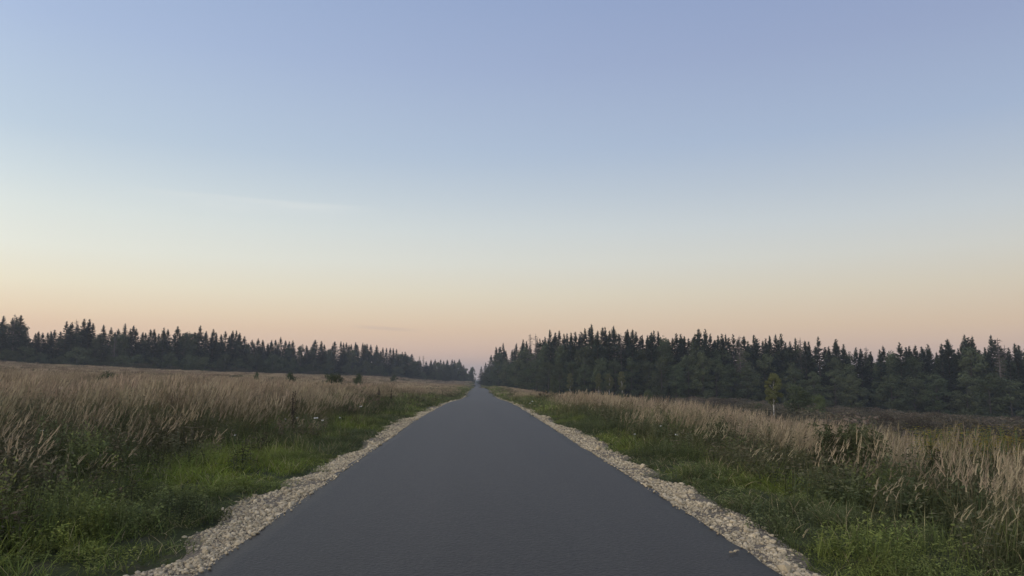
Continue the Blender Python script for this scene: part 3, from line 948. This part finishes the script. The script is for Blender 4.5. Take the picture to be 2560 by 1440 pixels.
SPR = {'full': [spruce_meshes(11 + i, Rm=3.9 + .35 * (i % 3), dens=1.35) for i in range(4)],
       'slim': [spruce_meshes(31 + i, Rm=3.3 + .3 * (i % 3), dens=1.35) for i in range(4)],
       'open': [spruce_meshes(51 + i, Rm=3.4, dens=1.1, open_=.42) for i in range(3)]}
DEAD = [dead_meshes(71 + i) for i in range(3)]
BRO = [broad_meshes(81 + i, 10, 2.6 + .35 * (i % 3), n_lobe=30) for i in range(5)]
SHR = [broad_meshes(91 + i, 5, 2.3, low=.02, mat=M_LEAF, leaf=.24, n_lobe=22, per=120, egg=.95, trunk_h=.6, tr_r=.07) for i in range(4)]


def put_tree(name, meshes, X, Y, z, H, H0, wide=1.0, label='', group=None, cat='tree', crown_name='crown', rz=None):
    s = H / H0
    o = empty(name, (X, Y, z - .05), random.uniform(0, 6.28) if rz is None else rz, (s * wide, s * wide, s))
    for nm, me in (('trunk', meshes[0]), (crown_name, meshes[1])):
        c = bpy.data.objects.new(nm, me); COL.objects.link(c); c.parent = o
    tag(o, label, cat, group)
    return o


def ordinal(n): return '%d%s' % (n, 'th' if 10 <= n % 100 <= 20 else {1: 'st', 2: 'nd', 3: 'rd'}.get(n % 10, 'th'))


# tips of the skyline: column, row, kind (f full, s slim, o open, d bare, b broadleaf)
TIPS_L = [(0, 788, 'f'), (28, 784, 'd'), (42, 786, 'f'), (67, 841, 'b'), (82, 832, 's'), (89, 827, 's'), (101, 831, 's'), (114, 831, 's'), (122, 827, 's'),
          (131, 824, 'f'), (158, 802, 'o'), (172, 804, 'f'), (182, 797, 'd'), (202, 796, 'f'), (216, 797, 's'), (225, 807, 's'), (236, 838, 'b'), (252, 811, 'o'),
          (272, 818, 's'), (283, 832, 'd'), (305, 807, 'o'), (327, 812, 's'), (335, 821, 's'), (352, 830, 's'), (359, 831, 's'), (372, 822, 's'), (380, 822, 's'),
          (403, 818, 'o'), (416, 822, 's'), (439, 815, 'f'), (457, 827, 'b'), (472, 826, 'b'), (495, 812, 'f'), (509, 826, 's'), (528, 822, 's'), (536, 831, 's'),
          (548, 835, 's'), (561, 827, 'o'), (577, 826, 's'), (586, 826, 's'), (597, 831, 's'), (607, 840, 'f'), (627, 849, 's'), (642, 845, 'f'), (653, 849, 's'),
          (666, 857, 's'), (676, 850, 's'), (686, 849, 's'), (700, 842, 's'), (711, 850, 's'), (720, 853, 's'), (729, 850, 'f'), (750, 860, 'b'), (765, 862, 's'),
          (785, 848, 'f'), (801, 852, 's'), (809, 860, 's'), (818, 870, 'b'), (834, 852, 'f'), (850, 853, 's'), (856, 856, 's'), (863, 855, 's'), (876, 860, 's'),
          (888, 855, 'f'), (905, 856, 's'), (916, 858, 's'), (925, 861, 's'), (941, 862, 'f'), (955, 868, 's'), (965, 869, 'o'), (974, 869, 's'), (982, 870, 's'),
          (990, 872, 'f'), (1012, 879, 'f'), (1028, 884, 'f'), (1048, 889, 'd'), (1058, 889, 'd'), (1065, 903, 'f'), (1077, 899, 's'), (1087, 898, 'f'), (1101, 898, 'f'),
          (1118, 899, 'f'), (1130, 898, 's'), (1147, 897, 'f'), (1159, 911, 's'), (1183, 915, 'b')]
TIPS_R = [(1203, 915, 'f'), (1241, 865, 's'), (1257, 856, 'o'), (1265, 876, 's'), (1280, 873, 's'), (1290, 856, 's'), (1308, 848, 's'), (1317, 852, 's'), (1326, 834, 'd'),
          (1339, 834, 'd'), (1350, 846, 's'), (1363, 842, 's'), (1376, 822, 'f'), (1399, 824, 's'), (1411, 834, 's'), (1419, 833, 's'), (1429, 830, 's'), (1440, 829, 'f'),
          (1451, 828, 'd'), (1464, 820, 's'), (1481, 808, 'f'), (1495, 824, 's'), (1508, 816, 'f'), (1515, 817, 's'), (1524, 826, 's'), (1531, 820, 'd'), (1538, 813, 'o'),
          (1554, 832, 'd'), (1570, 822, 's'), (1583, 821, 's'), (1593, 828, 's'), (1609, 837, 's'), (1621, 837, 's'), (1631, 828, 's'), (1639, 826, 's'), (1649, 828, 's'),
          (1666, 836, 'b'), (1694, 833, 'f'), (1706, 834, 's'), (1715, 840, 's'), (1726, 844, 'f'), (1740, 832, 's'), (1753, 820, 'f'), (1770, 821, 'f'), (1779, 833, 's'),
          (1800, 838, 'f'), (1811, 834, 's'), (1821, 834, 'o'), (1840, 834, 'o'), (1855, 838, 'd'), (1865, 838, 'f'), (1876, 852, 's'), (1892, 835, 'f'), (1914, 849, 's'),
          (1921, 845, 's'), (1931, 839, 's'), (1946, 834, 'f'), (1960, 833, 'f'), (1982, 853, 's'), (1996, 843, 'o'), (2010, 843, 'd'), (2021, 849, 's'), (2030, 853, 's'),
          (2055, 840, 'o'), (2077, 865, 's'), (2098, 847, 'f'), (2118, 860, 's'), (2128, 877, 'b'), (2148, 867, 's'), (2161, 869, 's'), (2176, 866, 'd'), (2186, 878, 's'),
          (2210, 872, 's'), (2220, 862, 's'), (2239, 874, 'b'), (2261, 855, 'f'), (2285, 864, 's'), (2297, 861, 's'), (2315, 866, 's'), (2334, 859, 'f'), (2350, 880, 's'),
          (2366, 856, 's'), (2383, 845, 'f'), (2408, 871, 's'), (2426, 834, 'f'), (2444, 838, 's'), (2460, 872, 'f'), (2476, 868, 's'), (2494, 835, 'f'), (2512, 844, 'd'),
          (2527, 862, 'd'), (2537, 869, 's'), (2553, 856, 'f')]
random.seed(99)
DESC = {'f': 'broad dark spruce', 's': 'slim dark spruce', 'o': 'ragged open spruce', 'd': 'bare dead tree', 'b': 'round topped leafy tree'}


def skyline(tips, where, ref):
    n = len(tips)
    for i, (px, py, k) in enumerate(tips):
        Y = float(wood_y(px)) + random.uniform(1, 15)
        X, z = spot(px, Y)
        H = z_at(py, X, Y) - z
        lab = '%s, %s skyline tip of the %s wood from %s' % (DESC[k], ordinal(i + 1), where, ref)
        grp = 'trees of the %s wood' % where
        if k == 'd': put_tree('dead_tree', DEAD[i % 3], X, Y, z, H, 16, 1, lab, grp, crown_name='bare_branches')
        elif k == 'b': put_tree('leafy_tree', BRO[i % 5], X, Y, z, H, 10, .62, lab, grp)
        else:
            L = SPR[{'f': 'full', 's': 'slim', 'o': 'open'}[k]]
            put_tree('spruce_tree', L[i % len(L)], X, Y, z, H, 16, random.uniform(.92, 1.15) * min(1.25, max(.8, 17 / H)), lab, grp)


skyline(TIPS_L, 'left', 'photo edge')
skyline(TIPS_R, 'right', 'the road')

# deeper trees that close the woods behind the skyline trees
tl = np.array([(a, b) for a, b, k in TIPS_L if k != 'd'], float); trr = np.array([(a, b) for a, b, k in TIPS_R if k != 'd'], float)
for (lo, hi, n, tips, where) in ((-40, 1180, 72, tl, 'left'), (1206, 2610, 84, trr, 'right')):
    for i in range(n):
        px = lo + (hi - lo) * (i + random.random()) / n
        Y = float(wood_y(px)) + random.uniform(8, 30)
        X, z = spot(px, Y)
        py = np.interp(px, tips[:, 0], tips[:, 1]) + random.uniform(5, 20) * float(np.clip(200 / wood_y(px), .4, 1))
        H = max(6, z_at(py, X, Y) - z)
        put_tree('spruce_tree', SPR['full'][i % 4], X, Y, z, H, 16, random.uniform(1.0, 1.3), 'dark spruce hemmed in below the skyline of the %s wood' % where, 'inner spruces of the %s wood' % where)

for (lo, hi, n, tips, where) in ((-30, 1176, 44, tl, 'left'), (1215, 2600, 40, trr, 'right')):
    for i in range(n):
        px = lo + (hi - lo) * (i + random.random()) / n
        Y = float(wood_y(px)) + random.uniform(2, 16)
        X, z = spot(px, Y)
        py = np.interp(px, tips[:, 0], tips[:, 1]) + random.uniform(16, 40) * float(np.clip(200 / wood_y(px), .35, 1))
        H = max(5, z_at(py, X, Y) - z)
        put_tree('leafy_tree', BRO[i % 5], X, Y, z, H, 10, random.uniform(.75, 1.0), 'dark leafy tree half hidden between the spruces of the %s wood' % where, 'inner leafy trees of the %s wood' % where)

for i in range(16):
    px = 1000 + 11.8 * i + random.uniform(-3, 3)
    Y = float(wood_y(px)) + random.uniform(0, 14)
    X, z = spot(px, Y)
    py = np.interp(px, tl[:, 0], tl[:, 1]) + random.uniform(5, 13)
    put_tree('leafy_tree', BRO[i % 5], X, Y, z, max(5, z_at(py, X, Y) - z), 10, random.uniform(.9, 1.2), 'hazy leafy tree closing the left wood, %s towards the road' % ordinal(i + 1), 'leafy trees at the road end of the left wood')

# leafy trees and bushes along the front of the woods: column, top row, half width px
FRONT_R = [(1213, 930, 14), (1226, 912, 20), (1246, 905, 24), (1268, 902, 24), (1290, 896, 26), (1315, 903, 26), (1342, 893, 30), (1372, 900, 28), (1398, 905, 26), (1430, 900, 28),
           (1462, 905, 24), (1500, 890, 30), (1540, 896, 28), (1580, 888, 32), (1622, 900, 30), (1655, 885, 30), (1690, 905, 28), (1722, 880, 34), (1760, 872, 36), (1792, 890, 34),
           (1830, 905, 32), (1870, 912, 30), (1990, 912, 30), (2040, 925, 30), (2090, 920, 34), (2140, 930, 34), (2230, 930, 40), (2290, 938, 36), (2350, 930, 40), (2420, 935, 40), (2480, 925, 40), (2535, 940, 44)]
for i, (px, py, hw) in enumerate(FRONT_R):
    Y = float(wood_y(px)) - random.uniform(3, 8)
    X, z = spot(px, Y)
    H = z_at(py, X, Y) - z
    w = hw / F_PX * math.hypot(X, Y) / (2.9 * H / 10)
    put_tree('leafy_tree', BRO[i % 5], X, Y, z, H, 10, min(1.7, max(.6, w)), 'grey green leafy tree at the front of the right wood, %s from the road' % ordinal(i + 1), 'leafy trees fronting the right wood')
FRONT_L = [(15, 872, 30), (60, 866, 30), (105, 880, 30), (150, 888, 24), (192, 866, 34), (232, 893, 22), (270, 890, 26), (305, 886, 26), (345, 884, 26), (378, 892, 26), (425, 880, 28), (468, 884, 30),
           (510, 890, 28), (560, 884, 30), (600, 895, 28), (640, 882, 28), (680, 884, 28), (702, 893, 22), (735, 896, 22), (775, 908, 22), (820, 905, 26), (870, 908, 24), (910, 900, 26), (950, 912, 24),
           (995, 915, 22), (1030, 922, 18), (1060, 928, 16), (1085, 928, 18), (1112, 930, 16), (1140, 932, 14), (1165, 932, 12), (1176, 930, 9)]
for i, (px, py, hw) in enumerate(FRONT_L):
    Y = float(wood_y(px)) - random.uniform(3, 9)
    X, z = spot(px, Y)
    H = max(2.5, z_at(py, X, Y) - z)
    w = hw / F_PX * math.hypot(X, Y) / (2.4 * H / 5)
    put_tree('bush', SHR[i % 4], X, Y, z, H, 5, min(2.0, max(.7, w)), 'dull green bush at the foot of the left wood, %s from the left photo edge' % ordinal(i + 1), 'bushes fronting the left wood', 'bush')

# birches standing before the right wood
BIR = [broad_meshes(141 + i, 9, 1.5, low=.40, mat=M_BIRCH, bark=M_WHITEB, leaf=.22, n_lobe=30, per=240, egg=.8, trunk_h=.93, tr_r=.085) for i in range(2)]
X, z = spot(1935, 82); H = z_at(926, X, 82) - z
put_tree('birch_tree', BIR[0], X, 82, z, H, 9, 1.0, 'lone yellow green birch with white trunk beside a round bush', 'birches', 'tree', rz=.4)
for px, py, lab in ((1497, 930, 'thin young birch before the right wood, leftmost of three pale trunks'), (1524, 930, 'thin young birch before the right wood, middle of three pale trunks'),
                    (1556, 925, 'thin young birch before the right wood, rightmost of three pale trunks'), (1425, 930, 'slender sapling before the right wood, nearest the road')):
    Y = float(wood_y(px)) - 14; X, z = spot(px, Y); H = z_at(py, X, Y) - z
    put_tree('birch_tree', BIR[1], X, Y, z, H, 9, .95, lab, 'birches')

# single bushes in the fields
BUSH = [broad_meshes(161 + i, 3, 1.35, low=.02, mat=M_BUSH, leaf=.15, n_lobe=26, per=130, egg=1.0, trunk_h=.6, tr_r=.04) for i in range(3)]
BUSHD = [broad_meshes(171 + i, 3, 1.35, low=.02, mat=M_LEAF, leaf=.15, n_lobe=26, per=130, egg=1.0, trunk_h=.6, tr_r=.04) for i in range(3)]
for i, (px, py, hw, Y, lab) in enumerate((
        (1997, 957, 40, 97, 'round green bush beside the lone birch on the right'),
        (1385, 940, 14, 170, 'small round bush before the right wood near the road'),
        (1553, 980, 15, 110, 'dark low bush in tan grass below the three pale birch trunks'),
        (1622, 972, 18, 120, 'dull bush at the grass edge right of the pale birch trunks'),
        (725, 929, 18, 75, 'small green bush alone in the left field, leftmost of three'),
        (822, 931, 28, 75, 'wide dark green bush in the left field, middle of three'),
        (844, 931, 20, 74.5, 'lower half of the double bush in the left field'),
        (895, 932, 17, 78, 'small round green bush in the left field, rightmost of three'),
        (985, 936, 12, 210, 'dark bush before the left wood near the road'),
        (268, 928, 30, 45, 'low dark bush in the tan grass at the far left'),
        (640, 928, 9, 90, 'little grey bush in the tan grass left of the three field bushes'),
        (1900, 1006, 18, 100, 'low dull bush at the foot of the lone birch'),
        (2045, 985, 26, 105, 'brownish low bush right of the lone birch and its round bush'))):
    X, z = spot(px, Y); H = max(1.0, z_at(py, X, Y) - z)
    w = hw / F_PX * math.hypot(X, Y) / (1.55 * H / 3)
    put_tree('bush', (BUSH if px in (1984, 1905, 2045) else BUSHD)[i % 3], X, Y, z, H, 3, w, lab, 'bushes standing in the fields', 'bush')
BROWN = [broad_meshes(181 + i, 3, 1.5, low=.02, mat=M_SCRUB, leaf=.13, n_lobe=24, per=120, egg=.95, trunk_h=.6, tr_r=.03, sparse=.8) for i in range(3)]
for i in range(20):
    px = 2030 + 27.5 * i + random.uniform(-9, 9)
    Y = random.uniform(62, 140)
    X, z = spot(px, Y)
    put_tree('bush', BROWN[i % 3], X, Y, z, random.uniform(1.0, 2.6), 3, random.uniform(1.0, 1.7), 'brownish grey bush in the low scrub of the right field, %s from the birch' % ordinal(i + 1), 'bushes in the low scrub', 'bush')
X, z = spot(1672, 150); H = z_at(962, X, 150) - z
put_tree('spruce_tree', SPR['slim'][1], X, 150, z, H, 16, 1.5, 'small young spruce at the grass edge before the right wood', 'young spruces')

# ------------------------------------------------------------------ single weeds and flowers
def stalk_plant(name, px, py_top, Y, label, kind, group, cat='weed'):
    X, z = spot(px, Y); H = max(.5, z_at(py_top, X, Y) - z)
    o = empty(name, (X, Y, z - .03), random.uniform(0, 6.28))
    random.seed(int(px * 7 + Y))
    st, hd, lf = MB(), MB(), MB()
    tops = []
    ns = {'dock': 2, 'mugwort': 18, 'gold': 60}[kind]
    for i in range(ns):
        a = random.random() * 6.28; r = {'dock': .03, 'mugwort': .24, 'gold': .6}[kind] * math.sqrt(random.random())
        b = Vector((r * math.cos(a), r * math.sin(a), 0)); h = H * random.uniform(.78, 1) if i else H
        t = b + Vector((random.gauss(.02, .05), random.gauss(0, .05), h)) * 1.0
        st.tube([b - Vector((0, 0, .05)), b.lerp(t, .5) + Vector((.02, 0, 0)), t], [.012, .009, .004], 4)
        n = {'dock': 150, 'mugwort': 120, 'gold': 50}[kind]
        for k in range(n):
            u = random.random()
            if kind == 'dock':
                q = .30 + .70 * u; c = b.lerp(t, q); rr = .032 * (1.15 - u) + .010
                hd.leaf(c + Vector((random.gauss(0, rr), random.gauss(0, rr), 0)), (random.gauss(0, 1), random.gauss(0, 1), .3), random.uniform(.018, .038), u, .7)
            elif kind == 'mugwort':
                q = .15 + .85 * u; c = b.lerp(t, q); rr = .13 * (1.1 - u) + .02
                lf.leaf(c + Vector((random.gauss(0, rr), random.gauss(0, rr), 0)), (random.gauss(0, .8), random.gauss(0, .8), .6), random.uniform(.04, .10), u * .7, .35)
            else:
                if u < .55:
                    c = b.lerp(t, .78 + .25 * random.random()); hd.leaf(c + Vector((random.gauss(0, .06), random.gauss(0, .06), 0)), (0, 0, 1), random.uniform(.03, .06), .7 + .3 * random.random(), .7)
                else:
                    c = b.lerp(t, .2 + .6 * random.random()); lf.leaf(c + Vector((random.gauss(0, .06), random.gauss(0, .06), 0)), (random.gauss(0, .6), random.gauss(0, .6), .8), random.uniform(.06, .11), .2, .3)
    if kind == 'dock':
        for k in range(8):
            a = random.random() * 6.28
            lf.blade((0, 0, .02), a, .7, random.uniform(.2, .3), .06, .9, .1, .5, 3)
    st.obj('stem', M_STEM if kind != 'dock' else M_DOCK, o)
    if hd.v: hd.obj('seed_head' if kind == 'dock' else 'flower_head', M_DOCK if kind == 'dock' else M_GOLD, o)
    lf.obj('leaves', {'dock': M_HERB, 'mugwort': M_MUG, 'gold': M_WEED}[kind], o)
    tag(o, label, cat, group)


stalk_plant('dock_plant', 734, 975, 17.5, 'dark brown seeding dock stalk left of the white flowers', 'dock', 'dark seeding docks')
stalk_plant('dock_plant', 946, 965, 34, 'thin dark seeding dock at the verge nearer the road', 'dock', 'dark seeding docks')
stalk_plant('dock_plant', 975, 972, 36, 'thin brown seeding dock, rightmost on the left verge', 'dock', 'dark seeding docks')
stalk_plant('mugwort_plant', 2095, 1050, 11.0, 'tall dark feathery weed at right, left one of a pair', 'mugwort', 'tall feathery weeds')
stalk_plant('mugwort_plant', 2180, 1056, 10.6, 'tall dark feathery weed at right, right one of a pair', 'mugwort', 'tall feathery weeds')
stalk_plant('mugwort_plant', 1240 + 560, 1052, 17, 'grey green feathery weed in the right verge, nearest the road', 'mugwort', 'tall feathery weeds')
stalk_plant('mugwort_plant', 655, 985, 22, 'dark grey feathery weed in the left tan grass', 'mugwort', 'tall feathery weeds')
stalk_plant('goldenrod_plant', 2390, 1058, 11.5, 'yellow flowering weed patch in the tan grass at far right', 'gold', 'yellow flowering weeds')
stalk_plant('goldenrod_plant', 2545, 1066, 12, 'yellow flowering weed cut by the right photo edge', 'gold', 'yellow flowering weeds')
stalk_plant('goldenrod_plant', 400, 960, 32, 'yellowish weed patch in the left tan grass', 'gold', 'yellow flowering weeds')


def umbel_flower(px, py, Y, wpx, label):
    X = x_at(px, Y, .4); z = z_at(py, X, Y); X = x_at(px, Y, z); g0 = float(ground(X, Y))
    z = max(z, g0 + .22); r = wpx / F_PX * math.hypot(X, Y) / 2
    o = empty('white_flower', (X, Y, g0 - .02)); h = z - g0 + .02
    st = MB(); st.tube([(0, 0, 0), (.015, .01, h * .5), (0, 0, h)], [.006, .005, .004], 4)
    u = MB(); random.seed(int(px))
    for k in range(26):
        a = 6.283 * k / 26 + random.gauss(0, .1); q = r * random.uniform(.5, 1)
        u.leaf((math.cos(a) * q, math.sin(a) * q, h + .015 + .02 * random.random()), (math.cos(a) * .3, math.sin(a) * .3 - .5, 1), r * .42, .5, .8)
        if k % 3 == 0: st.tube([(0, 0, h - .05), (math.cos(a) * q, math.sin(a) * q, h + .01)], [.003, .002], 3)
    st.obj('stem', M_STEM, o)
    u.obj('flower_head', M_PETAL, o)
    d = MB()
    for k in range(10): d.leaf((random.gauss(0, r * .2), random.gauss(0, r * .2), h + .012), (0, -.4, 1), r * .3, .5, .8)
    d.obj('flower_centre', M_HERB, o)
    tag(o, label, 'flower', 'white flowers on the verges')


for a in ((790, 1048, 15.5, 11, 'largest white flower on the left verge, a ring with a dark centre'),
          (806, 1054, 15.2, 6, 'small white flower just right of the largest white ring flower'),
          (713, 1050, 16, 4.5, 'small white flower left of the foot of the dark dock stalk'),
          (743, 1047, 16, 4.5, 'small white flower right of the foot of the dark dock stalk'),
          (850, 1047, 16, 4.5, 'small white flower right of the largest one, towards the road'),
          (902, 1018, 21, 6, 'white flower on the left verge halfway between dock stalk and road'),
          (692, 1017, 20, 4, 'faint white flower in the weeds left of the dark dock stalk'),
          (587, 1092, 12, 4.5, 'white flower low in the grass left of the lime green patch'),
          (105, 1080, 13, 7, 'pale flower in the brown weeds near the left photo edge'),
          (1331, 1005, 27, 5, 'white flower on the right verge nearest the road in the distance'),
          (1325, 1010, 26, 4, 'tiny white flower just below the distant white one on the right'),
          (1652, 1068, 14.5, 5, 'white flower on the right verge at the edge of the tan grass'),
          (1691, 1090, 13, 7, 'largest white flower on the right verge, below the tan grass'),
          (1587, 1089, 13.5, 5, 'small white flower on the right verge nearer the gravel')):
    umbel_flower(*a)

# ------------------------------------------------------------------ haze
hz_v = [(x, y, z) for z in (-30, 45) for y in (-70, 2850) for x in (-2650, 2660)]
hz_f = [(0, 2, 3, 1), (4, 5, 7, 6), (0, 1, 5, 4), (2, 6, 7, 3), (0, 4, 6, 2), (1, 3, 7, 5)]
mh, nt, out = new_mat('evening_haze')
pv = nnode(nt, 'ShaderNodeVolumePrincipled'); pv.inputs['Color'].default_value = (.80, .86, .92, 1)
pv.inputs['Density'].default_value = .0004; pv.inputs['Anisotropy'].default_value = .2
nt.links.new(pv.outputs[0], out.inputs['Volume'])
hz = mesh_obj('haze', hz_v, hz_f, mh)
tag(hz, 'thin evening haze over the fields and woods', 'haze', kind='stuff')
print('reeds', n_reed)
